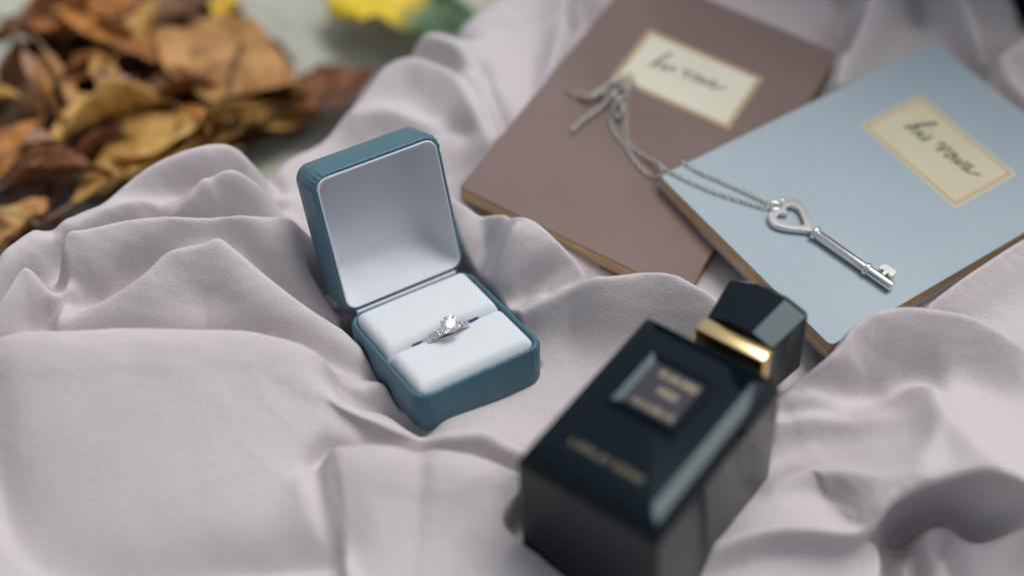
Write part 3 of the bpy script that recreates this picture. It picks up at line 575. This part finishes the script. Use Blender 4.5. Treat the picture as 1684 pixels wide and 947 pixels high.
def notebook(pose, label, cover_m, lx, ly, paper, bw, inset, strokes, ink_r):
    root = empty('notebook', frame_cm(*pose), label, 'notebook')
    t = BOOK_T; ct = 0.05
    def cover(name, z0, z1):
        pts = rrect(BOOK_W, BOOK_H, 0.22, 6); rb = 0.012
        loops = []
        for (ins, z) in ((rb, z0), (0, z0+rb), (0, z1-rb), (rb, z1)):
            loops.append([(BOOK_W/2 + x*(1-2*ins/BOOK_W), BOOK_H/2 + y*(1-2*ins/BOOK_H), z) for x, y in pts])
        return loft(name, loops, cover_m, root, smooth=True, auto=30)
    cover('front_cover', -ct, 0); cover('back_cover', -t, -t+ct)
    # page block: slightly uneven sheets, so its edge shows layers
    bm = bmesh.new(); n = 14; z0, z1 = -t+ct+0.004, -ct-0.004
    rr = random.Random(label)
    for k in range(n):
        a = z0+(z1-z0)*k/n; b = z0+(z1-z0)*(k+1)/n-0.004
        e = 0.05+rr.uniform(0, 0.03)
        bmesh.ops.create_cube(bm, size=1, matrix=Matrix.Translation(Vector((BOOK_W/2, BOOK_H/2, (a+b)/2))*CM) @ Matrix.Diagonal(((BOOK_W-2*e)*CM, (BOOK_H-2*e)*CM, (b-a)*CM, 1)))
    pg = bm_obj('page_block', bm, M_pages, root, smooth=False)
    rbox('spine', -0.015, 0.05, 0.1, BOOK_H-0.1, -t+0.01, -0.01, 0.012, cover_m, root)
    book_label(root, lx, ly, paper, bw, inset, strokes, ink_r)
    return root
notebook(BROWN, 'brown pocket notebook with cream label lettered her vows, partly under the blue one', M_brown, 2.05, 7.87, M_label2, 0.17, 0.02, write('her vows', 0.92, 1.35, 3.66, 1.66, 0.40), 0.028)
notebook(BLUE, 'grey-blue pocket notebook with cream label lettered his vows, under the silver key', M_blue, 1.895, 8.084, M_label, 0.09, 0.12, write('his vows', 0.98, 1.36, 3.95, 1.70, 0.44), 0.034)

# ------------------------------------------------------------------ ring box
MB = frame_cm(BOX_O, BOX_ANG) @ Matrix.Translation(Vector((BOX_W/2, BOX_D/2, 0))*CM)
box = empty('ring_box', MB, 'open teal leatherette ring box with white velvet lining', 'ring box')
def shell(name, depth, material, parent, M, seed):
    """tray with a rolled rim at z=0 opening upwards, floor at -depth (cm); gathered leather at the corners"""
    n = 16; pts = rrect(BOX_W, BOX_D, 0.54, n, 26); N = len(pts)
    prof = [(0.55, -depth), (0.30, -depth+0.02), (0.10, -depth+0.10), (0.02, -depth+0.26), (0.0, -depth*0.5), (0.0, -0.22), (0.01, -0.10), (0.03, -0.03), (0.07, 0.0), (0.12, -0.02), (0.15, -0.08), (0.16, -0.2), (0.16, -depth+0.12)]
    rr = random.Random(seed); ph = [rr.uniform(-1, 1) for _ in range(N)]
    loops = []
    for (ins, z) in prof:
        L = []
        for i, (x, y) in enumerate(pts):
            cornerness = max(0, min(1, (abs(x)-(BOX_W/2-0.85))/0.5))*max(0, min(1, (abs(y)-(BOX_D/2-0.85))/0.5))
            near_rim = math.exp(-((z+0.12)/0.42)**2) if ins < 0.2 else 0.3
            pl = 0.026*(math.sin(i*1.9)+0.6*ph[i])*(cornerness+0.02)*near_rim
            s = 1
            e = ins+pl
            L.append((x*(1-2*e/BOX_W), y*(1-2*e/BOX_D), z + 0.012*ph[(i*7) % N]*(ins > 0.0)*(z > -0.3)))
        loops.append(L)
    o = loft(name, loops, material, parent, True, True)
    o.matrix_local = M
    return o
shell('base_shell', BOX_H, M_leather, box, Matrix.Identity(4), 1)
# lid frame: hinge along local x at y = +D/2
HIN = Matrix.Translation(Vector((0, BOX_D/2+0.06, 0.0))*CM)
lidM = HIN @ Matrix.Rotation(LID_TH, 4, 'X').inverted() @ Matrix.Translation(Vector((0, -BOX_D/2, 0))*CM) @ Matrix.Rotation(math.pi, 4, 'Y')
lid = shell('lid_shell', LID_H, M_leather, box, lidM, 2)
# lid lining: thin tray with a pale edge, hollow inside with soft corners
def lining():
    pts = rrect(BOX_W, BOX_D, 0.42, 12, 14); loops = []
    for (ins, z, sh) in ((0.15, -0.10, 0), (0.15, 0.0, 0), (0.16, 0.03, 0), (0.18, 0.045, 0), (0.21, 0.03, 0), (0.23, -0.06, 0), (0.33, -0.45, .18), (0.45, -0.85, .42), (0.56, -1.15, .62), (0.66, -1.29, .72), (0.85, -1.36, .76), (1.3, -1.39, .70), (1.9, -1.39, .5)):
        L = []
        for x, y in pts:
            yy = y*(1-2*ins/BOX_D); xx = x*(1-2*ins/BOX_W)
            if yy > 0: yy -= sh*(yy/(BOX_D/2))**2        # the lining slopes down to the hinge
            w_ = 1 if 0.3 < ins < 1.2 else 0
            L.append((xx+w_*0.018*math.sin(y*3+z*4), yy+w_*0.018*math.sin(x*2.6+z*5), z+w_*0.03*math.sin(x*2.1+1)*math.cos(y*1.4)))
        loops.append(L)
    o = loft('lid_lining', loops, M_velvet2, lid, False, True)
    return o
lining()
# cushions: two padded halves with a slit between them
def pad(name, y0, y1, ztop, slit_edge, bulge):
    nx, ny = 40, 26; x0, x1 = -BOX_W/2+0.20, BOX_W/2-0.20
    verts = []; faces = []
    def h(u, v):
        # u,v in 0..1 ; rounded pillow with soft shoulders
        a = min(u, 1-u)*(x1-x0); b0 = v*(y1-y0); b1 = (1-v)*(y1-y0)
        r = 0.34
        def sh(t): t = min(t/r, 1); return math.sqrt(max(0, 1-(1-t)**2))
        return -0.5+(ztop+0.5)*(sh(a)*sh(b0)*sh(b1))**0.8 + bulge*math.sin(math.pi*v)*math.sin(math.pi*u)
    for j in range(ny+1):
        for i in range(nx+1):
            # cluster samples towards the edges
            u = 0.5-0.5*math.cos(math.pi*i/nx); v = 0.5-0.5*math.cos(math.pi*j/ny)
            x = x0+u*(x1-x0); y = y0+v*(y1-y0)
            # rounded plan corners where the pad meets the box corners
            z = h(u, v)
            # the slit edge bows open round the ring
            e = (1-abs(v-slit_edge))**3
            y += (-1 if slit_edge > 0.5 else 1)*0.10*e*math.exp(-((x-0.05)/0.75)**2)
            z -= 0.16*e*math.exp(-((x-0.05)/0.8)**2) if slit_edge > 0.5 else 0.02*e
            # keep inside the rounded corners of the box
            hw, hd, rc = BOX_W/2-0.20, BOX_D/2-0.20, 0.40
            ox, oy = abs(x)-(hw-rc), abs(y)-(hd-rc)
            if ox > 0 and oy > 0:
                L = math.hypot(ox, oy)
                if L > rc: x -= math.copysign(ox*(1-rc/L), x); y -= math.copysign(oy*(1-rc/L), y)
            verts.append(Vector((x, y, z))*CM)
    for j in range(ny):
        for i in range(nx):
            a = j*(nx+1)+i; faces.append((a, a+1, a+nx+2, a+nx+1))
    return mesh_obj(name, verts, faces, M_velvet, box)
SLIT = -0.10
pad('back_cushion', SLIT, BOX_D/2-0.16, 0.25, 0.0, 0.06)
pad('front_cushion', -BOX_D/2+0.20, SLIT, 0.20, 1.0, 0.05)
rbox('slit_lining', -1.2, 1.3, SLIT-0.09, SLIT+0.09, -1.2, 0.0, 0.02, M_navy, box)
rbox('hinge', -BOX_W/2+0.45, BOX_W/2-0.45, BOX_D/2-0.02, BOX_D/2+0.14, -0.16, 0.05, 0.04, M_velvet2, box)

# ------------------------------------------------------------------ ring
RR = 0.98
MR = MB @ Matrix.Translation(Vector((-0.05, SLIT-0.02, -0.37))*CM) @ Matrix.Rotation(R(27), 4, 'X')
ring = empty('engagement_ring', MR, 'white gold engagement ring with large clear stone held in the box cushion', 'ring')
bm = bmesh.new()   # band in the local xz plane
NB = 72
for i in range(NB): pass
prof = [(-0.09, -0.10), (0.09, -0.10), (0.125, -0.04), (0.12, 0.03), (-0.12, 0.03), (-0.125, -0.04)]
V = []
for i in range(NB):
    a = 2*math.pi*i/NB; V.append([bm.verts.new(Vector(((RR+dr)*math.sin(a), dy, (RR+dr)*math.cos(a)))*CM) for dy, dr in prof])
for i in range(NB):
    for k in range(6): bm.faces.new((V[i][k], V[(i+1) % NB][k], V[(i+1) % NB][(k+1) % 6], V[i][(k+1) % 6]))
band = bm_obj('band', bm, M_whitegold, ring, auto=35)
def gem_mesh(name, r, n=16):
    bm = bmesh.new()
    tab = [bm.verts.new(Vector((0.56*r*math.cos(2*math.pi*(k+.5)/8), 0.56*r*math.sin(2*math.pi*(k+.5)/8), 0.33*r))) for k in range(8)]
    mid = [bm.verts.new(Vector((0.84*r*math.cos(2*math.pi*k/8), 0.84*r*math.sin(2*math.pi*k/8), 0.20*r))) for k in range(8)]
    gir = [bm.verts.new(Vector((r*math.cos(2*math.pi*k/16), r*math.sin(2*math.pi*k/16), 0.02*r))) for k in range(16)]
    gi2 = [bm.verts.new(Vector((r*math.cos(2*math.pi*k/16), r*math.sin(2*math.pi*k/16), -0.03*r))) for k in range(16)]
    cul = bm.verts.new(Vector((0, 0, -0.86*r)))
    pav = [bm.verts.new(Vector((0.5*r*math.cos(2*math.pi*(k+.5)/8), 0.5*r*math.sin(2*math.pi*(k+.5)/8), -0.47*r))) for k in range(8)]
    bm.faces.new(tab)
    for k in range(8):
        t0, t1 = tab[k-1], tab[k]; m0, m1 = mid[k], mid[(k+1) % 8]
        bm.faces.new((t0, m0, t1)); bm.faces.new((t1, m0, gir[(2*k+1) % 16], m1)) if False else None
        bm.faces.new((t1, m0, m1)) if False else None
        g0, g1, g2 = gir[2*k], gir[(2*k+1) % 16], gir[(2*k+2) % 16]
        bm.faces.new((m0, g0, g1)); bm.faces.new((m0, g1, m1, t1)); bm.faces.new((m1, g1, g2))
        h0, h1, h2 = gi2[2*k], gi2[(2*k+1) % 16], gi2[(2*k+2) % 16]
        bm.faces.new((g0, h0, h1, g1)); bm.faces.new((g1, h1, h2, g2))
        bm.faces.new((h0, pav[k], h1)); bm.faces.new((h1, pav[k], h2))
        bm.faces.new((h2, pav[k], cul, pav[(k+1) % 8])) if False else None
        bm.faces.new((pav[k], cul, pav[(k+1) % 8])); bm.faces.new((h2, pav[k], pav[(k+1) % 8]))
    bmesh.ops.recalc_face_normals(bm, faces=bm.faces)
    m = bpy.data.meshes.new(name); bm.to_mesh(m); bm.free(); m.materials.append(M_gem); return m
SR = 0.31
st = bpy.data.objects.new('stone', gem_mesh('stone', SR*CM)); COL.objects.link(st); st.parent = ring
st.location = Vector((0, 0, RR+0.30))*CM
bm = bmesh.new()
for k in range(4):
    a = R(45+90*k); c, s = math.cos(a), math.sin(a)
    tube(bm, [Vector((0.10*c, 0.10*s, RR-0.02))*CM, Vector((0.22*c, 0.22*s, RR+0.12))*CM, Vector((0.325*c, 0.325*s, RR+0.28))*CM, Vector((0.315*c, 0.315*s, RR+0.36))*CM, Vector((0.27*c, 0.27*s, RR+0.385))*CM], [0.04*CM, 0.042*CM, 0.042*CM, 0.045*CM, 0.03*CM], 8)
torus(bm, Matrix.Translation(Vector((0, 0, RR+0.13))*CM), 0.21*CM, 0.03*CM)
bm_obj('prong_setting', bm, M_whitegold, ring)
small = gem_mesh('accent_stone', 0.078*CM)
for sgn in (-1, 1):
    for k in range(6):
        a = sgn*R(19+k*9.2)
        for dy in (-0.062, 0.062):
            o = bpy.data.objects.new('accent_stone', small); COL.objects.link(o); o.parent = ring
            o.location = Vector(((RR+0.045)*math.sin(a), dy, (RR+0.045)*math.cos(a)))*CM; o.rotation_euler = (0, a, random.random())

# ------------------------------------------------------------------ key on a chain
MK = frame_cm(*BLUE)
neck = empty('key_necklace', MK @ Matrix.Translation(Vector((3.62, 2.50, 0))*CM) @ Matrix.Rotation(R(10.2), 4, 'Z'), 'silver heart key pendant with its chain across both notebooks', 'necklace')
KM = Matrix.Scale(CM, 4)
keyo = empty('key', Matrix.Identity(4)); keyo.parent = neck
def heart_ring():
    out = [(0.03, 0), (-.11, .17), (-.15, .40), (-.02, .64), (.22, .78), (.52, .74), (.85, .53), (1.15, .28), (1.42, .07), (1.48, 0)]
    inn = [(.36, 0), (.21, .12), (.15, .28), (.22, .42), (.39, .46), (.61, .38), (.84, .22), (.97, .10), (1.03, .03), (1.05, 0)]
    def half(P): return [(q[0], q[1]) for q in spline([(a, b, 0) for a, b in P], 5)]
    def full(P): h_ = half(P); return h_ + [(a, -b) for a, b in h_[-2:0:-1]]
    O, I = full(out), full(inn)
    mix = lambda f, z: [((1-f)*a[0]+f*b[0], (1-f)*a[1]+f*b[1], z) for a, b in zip(O, I)]
    loops = [mix(0, 0.08), mix(0, 0.20), mix(0.05, 0.225), mix(0.10, 0.235), mix(0.12, 0.2352), mix(0.88, 0.2352), mix(0.90, 0.235), mix(0.95, 0.225), mix(1, 0.20), mix(1, 0.08), mix(0.9, 0.05), mix(0.1, 0.05)]
    return loft('heart_bow', loops, M_silver, keyo, closed=True, auto=25)
heart_ring()
bm = bmesh.new()
lathe(bm, [(1.40*CM, .05*CM), (1.44*CM, .12*CM), (1.50*CM, .23*CM), (1.57*CM, .26*CM), (1.64*CM, .23*CM), (1.70*CM, .145*CM)], Matrix.Translation((0, 0, .20*CM)))
bm_obj('collar_bead', bm, M_silver, keyo)
bm = bmesh.new()
lathe(bm, [(1.66*CM, .15*CM), (1.72*CM, .19*CM), (3.70*CM, .17*CM), (4.78*CM, .18*CM), (4.82*CM, .16*CM), (4.83*CM, .09*CM)], Matrix.Translation((0, 0, .20*CM)))
bm_obj('shank', bm, M_silver, keyo, auto=45)
bm = bmesh.new()
lathe(bm, [(3.68*CM, .14*CM), (3.70*CM, .22*CM), (3.74*CM, .24*CM), (3.82*CM, .24*CM), (3.85*CM, .22*CM), (3.86*CM, .14*CM)], Matrix.Translation((0, 0, .20*CM)))
bm_obj('ring_collar', bm, M_silver, keyo)
# bit: a T of flat metal
bo = [(4.22, .10), (4.22, .40), (4.12, .42), (4.12, .36), (4.03, .36), (4.00, .44), (4.03, .62), (4.10, .68), (4.48, .68), (4.54, .62), (4.55, .44), (4.52, .36), (4.43, .36), (4.43, .42), (4.35, .40), (4.35, .10)]
loft('bit', [[(x, y, z) for x, y in bo] for z in (0.08, 0.21)], M_silver, keyo, smooth=False)
bm = bmesh.new()
torus(bm, Matrix.Translation(Vector((-0.22, 0.03, 0.15))*CM), 0.165*CM, 0.045*CM)
bm_obj('loop', bm, M_silver, keyo)
bm = bmesh.new()
torus(bm, Matrix.Translation(Vector((-0.10, 0.24, 0.24))*CM) @ Matrix.Rotation(R(25), 4, 'Z') @ Matrix.Rotation(R(78), 4, 'Y'), 0.17*CM, 0.04*CM)
bm_obj('jump_ring', bm, M_silver, keyo)
# chain: small twisted oval links following the two strands and the heap on the brown cover
def chain():
    Wb = np.array(frame_cm(*BLUE)); Wn = np.array(frame_cm(*BROWN))
    def lift(L, Wm, z0, zs=None):
        S = spline([(a, b, 0.0) for a, b in L], 8); out = []
        for i, s in enumerate(S):
            z = z0 + (zs(i/len(S)) if zs else 0); out.append(Wm[:3, :3] @ np.array([s[0]*CM, s[1]*CM, z*CM]) + Wm[:3, 3])
        return out
    pa = lift(CHAIN_ON_BLUE_B, Wb, 0.07) + lift(CHAIN_ON_BROWN_A, Wn, 0.07, lambda t: 0.25*max(0, 1-t*9) + 0.25*math.exp(-((t-.72)/.12)**2))
    pb = lift(CHAIN_ON_BLUE_A, Wb, 0.07)
    pc = lift(CHAIN_ON_BROWN_B, Wn, 0.06, lambda t: 0.22*abs(math.sin(9*t))*(t > .42))
    bm = bmesh.new()
    pd = lift(CHAIN_HEAP, Wn, 0.12, lambda t: 0.3*abs(math.sin(17*t)))
    for P in (pa, pb, pc, pd):
        P = [Vector(p_) for p_ in P]; dist = 0; i = 0; step = 0.165*CM; need = 0; side = 0
        for a, b in zip(P, P[1:]):
            L = (b-a).length
            while need <= L and L > 0:
                c = a.lerp(b, need/L); t = (b-a).normalized()
                q = t.to_track_quat('X', 'Z').to_matrix().to_4x4()
                Mx = Matrix.Translation(c) @ q @ Matrix.Rotation(R(45 if side else -45), 4, 'X') @ Matrix.Diagonal((1.35, 1, 1, 1))
                torus(bm, Mx, 0.074*CM, 0.025*CM, 10, 6); side = 1-side; need += step
            need -= L
    o = bm_obj('chain', bm, M_chain, None); o.parent = neck; o.matrix_parent_inverse = neck.matrix_world.inverted(); o['kind'] = 'stuff'
chain()

# ------------------------------------------------------------------ perfume bottle
bot = empty('perfume_bottle', frame_cm(BOT_O, BOT_ANG), 'black lacquered perfume bottle with gold collar and faceted cap lying face up', 'perfume bottle')
def body():
    pts0 = rrect(BOT_W, BOT_L, 0.12, 4); loops = []
    for ins, z in ((0.12, -BOT_H), (0.0, -BOT_H+0.12), (0.0, -0.62), (0.02, -0.57), (0.20, -0.16), (0.23, -0.13), (0.58, -0.01), (0.62, 0.0)):
        loops.append([(BOT_W/2+x*(1-2*ins/BOT_W), BOT_L/2+y*(1-2*ins/BOT_L), z) for x, y in pts0])
    loft('body', loops, M_black, bot, auto=14)
body()
rbox('neck', BOT_W/2-0.8, BOT_W/2+0.8, BOT_L-0.3, BOT_L+1.2, -3.1, -1.5, 0.1, M_black, bot)
rbox('collar', BOT_W/2-1.25, BOT_W/2+1.25, BOT_L+0.95, BOT_L+1.65, -3.6, -1.05, 0.16, M_gold, bot, seg=2)
# faceted cap: eight-sided, flared, chamfered at its end
def cap():
    cxx, cz = BOT_W/2, -2.3
    def oct_(hw, hz, f, y): # f: flat half width
        g_ = hz*0.80
        return [(cxx+f, y, cz+hz), (cxx-f, y, cz+hz), (cxx-hw, y, cz+g_), (cxx-hw, y, cz-g_), (cxx-f, y, cz-hz), (cxx+f, y, cz-hz), (cxx+hw, y, cz-g_), (cxx+hw, y, cz+g_)]
    y0 = BOT_L+1.66
    loops = [oct_(1.16, 1.40, .42, y0), oct_(1.40, 1.5, .58, y0+1.75), oct_(1.22, 1.3, .5, y0+2.05)]
    o = loft('cap', loops, M_black, bot, smooth=False)
    b = o.modifiers.new('bevel', 'BEVEL'); b.width = 0.0004; b.segments = 2; b.limit_method = 'ANGLE'
cap()
# label plaque: recessed plate in a raised bevelled frame
LX0, LX1, LY0, LY1 = 1.10, 3.45, 2.80, 5.25
def plaque():
    w, d = LX1-LX0, LY1-LY0; cxx, cyy = (LX0+LX1)/2, (LY0+LY1)/2
    def rect(i, z): return [(cxx+sx*(w/2-i), cyy+sy*(d/2-i), z) for sx, sy in ((1, 1), (-1, 1), (-1, -1), (1, -1))]
    fr = loft('plaque_frame', [rect(0, -0.02), rect(0, 0.02), rect(0.10, 0.15), rect(0.13, 0.15), rect(0.36, 0.06), rect(0.36, -0.02)], M_black, bot, smooth=False, closed=False, cap0=False, cap1=False)
    pl = rbox('plaque', LX0+0.34, LX1-0.34, LY0+0.34, LY1-0.34, -0.02, 0.065, 0, M_plaque, bot)
    return pl
pl = plaque()
def gold_line(name, n, xc, yc, width, h, z, parent, skip=()):
    """a row of capital-like gold strokes; the lettering in the photograph is too blurred to read"""
    bm = bmesh.new(); rr = random.Random(n*13+int(width*10)); cw = width/n; t = 0.055*h/0.3
    def bar(x0, x1, y0, y1): 
        v = [bm.verts.new(Vector((x, y, z))*CM) for x, y in ((x0, y0), (x1, y0), (x1, y1), (x0, y1))]; bm.faces.new(v)
    for k in range(n):
        if k in skip: continue
        a = xc-width/2+k*cw+cw*0.12; b = a+cw*0.72; y0, y1 = yc-h/2, yc+h/2
        kind = rr.choice('ELHOIU')
        bar(a, a+t, y0, y1)
        if kind in 'ELOU': bar(a+t, b, y0, y0+t)
        if kind in 'EO': bar(a+t, b, y1-t, y1)
        if kind in 'EH': bar(a+t, b-t, yc-t/2, yc+t/2)
        if kind in 'HOU': bar(b-t, b, y0+(t if kind != 'H' else 0), y1-(t if kind == 'O' else 0))
    return bm_obj(name, bm, M_goldtext, parent, smooth=False)
gold_line('lettering', 7, 2.44, 4.63, 1.30, 0.24, 0.071, pl)
gold_line('lettering', 3, 2.42, 4.05, 0.66, 0.25, 0.071, pl)
gold_line('lettering', 8, 2.38, 3.37, 1.34, 0.20, 0.071, pl)
low = gold_line('lettering', 10, 2.28, 1.16, 2.45, 0.24, 0.004, bot)
low.data.materials[0] = M_dimgold

# ------------------------------------------------------------------ fallen leaves
LEAF_COL = {
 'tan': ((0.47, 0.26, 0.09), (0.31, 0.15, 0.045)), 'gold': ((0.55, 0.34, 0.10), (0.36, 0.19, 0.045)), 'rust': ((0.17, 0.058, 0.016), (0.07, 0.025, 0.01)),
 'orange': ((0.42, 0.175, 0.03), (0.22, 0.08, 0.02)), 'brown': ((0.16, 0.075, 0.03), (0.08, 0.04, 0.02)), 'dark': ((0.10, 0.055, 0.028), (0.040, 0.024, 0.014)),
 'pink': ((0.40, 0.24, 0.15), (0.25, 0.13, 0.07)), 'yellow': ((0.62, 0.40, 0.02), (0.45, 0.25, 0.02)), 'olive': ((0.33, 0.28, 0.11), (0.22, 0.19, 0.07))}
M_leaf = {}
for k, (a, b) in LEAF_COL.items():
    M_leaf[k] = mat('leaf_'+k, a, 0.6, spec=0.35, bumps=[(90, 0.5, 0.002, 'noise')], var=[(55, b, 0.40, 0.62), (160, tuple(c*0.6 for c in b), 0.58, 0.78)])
gm = mat('leaf_green_yellow', (0.62, 0.46, 0.01), 0.5)
def green_yellow(m):
    t = m.node_tree; b = t.nodes['Principled BSDF']; tc = t.nodes.new('ShaderNodeTexCoord'); sp = t.nodes.new('ShaderNodeSeparateXYZ')
    n = t.nodes.new('ShaderNodeTexNoise'); n.inputs['Scale'].default_value = 40
    ad = t.nodes.new('ShaderNodeMath'); ad.operation = 'MULTIPLY_ADD'; ad.inputs[1].default_value = 0.02
    t.links.new(tc.outputs['Object'], sp.inputs[0]); t.links.new(tc.outputs['Object'], n.inputs[0])
    t.links.new(n.outputs['Fac'], ad.inputs[0]); t.links.new(sp.outputs['X'], ad.inputs[2])
    mr = t.nodes.new('ShaderNodeMapRange'); mr.inputs['From Min'].default_value = 0.008; mr.inputs['From Max'].default_value = 0.020
    t.links.new(ad.outputs[0], mr.inputs['Value'])
    mx = t.nodes.new('ShaderNodeMix'); mx.data_type = 'RGBA'; mx.inputs['A'].default_value = (0.62, 0.46, 0.01, 1); mx.inputs['B'].default_value = (0.03, 0.10, 0.03, 1)
    t.links.new(mr.outputs[0], mx.inputs['Factor']); t.links.new(mx.outputs['Result'], b.inputs['Base Color'])
green_yellow(gm); M_leaf['green'] = gm
def leaf(x, y, z, ln, wdt, rz, tx, ty, kind, col, label):
    M = Matrix.Translation(Vector((x, y, z))*CM) @ Euler((R(tx), R(ty), R(rz)), 'XYZ').to_matrix().to_4x4()
    root = empty('fallen_leaf', M, label, 'leaf', 'fallen autumn leaves on the ground')
    rr = random.Random(hash((round(x, 2), round(y, 2), col)) & 0xffff if False else int(x*1000+y*777) & 0xffff)
    nu, nv = 34, 16; verts = []; faces = []
    cup = {'flat': 0.06, 'cup': 0.30, 'curl': 0.9, 'strip': 0.5}[kind]; curl = {'flat': 0.10, 'cup': 0.25, 'curl': 0.8, 'strip': 0.5}[kind]
    ph = rr.uniform(0, 6); k1 = rr.uniform(4, 8); tw = rr.uniform(-0.5, 0.5)
    fx, fy, fp = rr.uniform(1.2, 2.2), rr.uniform(1.2, 2.2), rr.uniform(0, 6)
    for i in range(nu+1):
        u = i/nu; hw = wdt/2*(math.sin(math.pi*u**0.8)**0.7)*(1-0.18*u)
        hw *= 1+0.07*math.sin(k1*3*u+ph)+0.04*math.sin(31*u+ph)
        for j in range(nv+1):
            v = j/nv*2-1; yy = v*hw*(1+0.05*math.sin(9*u+4*v+ph)); xx = (u-0.5)*ln+0.10*ln*abs(v)*(0.5-u)
            vein = 0.035*math.sin(2*math.pi*(u*7+abs(v)*1.3))*(1-abs(v)*0.5)
            crinkle = 0.028*wdt*(math.sin(fx*xx*2+fp)*math.sin(fy*yy*2.3+ph)+0.5*math.sin(4.1*xx-3.3*yy+fp))
            zz = cup*abs(v)**1.5*hw + 0.09*wdt*math.sin(k1*u+ph+2*v)*abs(v) - curl*ln*0.35*(u-0.5)**2 + vein + crinkle + tw*(u-0.5)*v*wdt*0.5
            verts.append(Vector((xx, yy*(1-0.2*cup*abs(v)), zz))*CM)
    for i in range(nu):
        for j in range(nv):
            a = i*(nv+1)+j; faces.append((a, a+1, a+nv+2, a+nv+1))
    o = mesh_obj('blade', verts, faces, M_leaf[col], root)
    s = o.modifiers.new('thickness', 'SOLIDIFY'); s.thickness = 0.0003
    bm = bmesh.new()
    pts = []; n = 10
    for i in range(n+1):
        u = -0.28+1.2*i/n; uu = min(max(u, 0), 1)
        pts.append(Vector(((u-0.5)*ln, 0.1*math.sin(3*u)*(u < 0), -curl*ln*0.35*(uu-0.5)**2-0.02-(0.6*max(0, -u))))*CM)
    tube(bm, pts, [0.05*CM*(1-0.8*i/n)+0.006*CM for i in range(n+1)], 6)
    bm_obj('stem', bm, M_leaf['pink' if col not in ('dark', 'brown') else col], root)
    return root
for L in LEAVES: leaf(*L)

# ------------------------------------------------------------------ added dark fabric heap: edge fills the upper right corner, unseen bulk shades it
M_shade_heap = mat('shade_heap_navy', (0.016, 0.020, 0.030), 0.95, spec=0.1, bumps=[(500, 0.5, 0.001, 'noise')], var=(40, (0.024, 0.028, 0.038), 0.35, 0.7))
def navy_shade_heap():
    bm = bmesh.new(); bmesh.ops.create_icosphere(bm, subdivisions=6, radius=1.0)
    for v in bm.verts:
        p_ = v.co.copy(); a = math.atan2(p_.y, p_.x)
        f = 1 + 0.06*math.sin(9*a+3*p_.z) + 0.04*math.sin(17*a-5*p_.z+1) + 0.03*math.sin(31*a+2)
        x = 27.5 + 16.5*math.copysign(abs(p_.x)**0.7, p_.x)*f; y = 61.3 + 11.5*math.copysign(abs(p_.y)**0.7, p_.y)*f
        z = (GROUND_Z if p_.z < -0.4 else 15.5 + 20.5*math.copysign(abs(p_.z)**0.8, p_.z) + 1.2*math.sin(5*a+6*p_.z))
        v.co = Vector((x, y, max(z, GROUND_Z)))*CM
    o = bm_obj('added_shade_fabric', bm, M_shade_heap)
    o['label'] = 'dark navy fabric heap added behind the blue notebook, mostly out of view, to shade the upper right corner'; o['category'] = 'fabric'
navy_shade_heap()
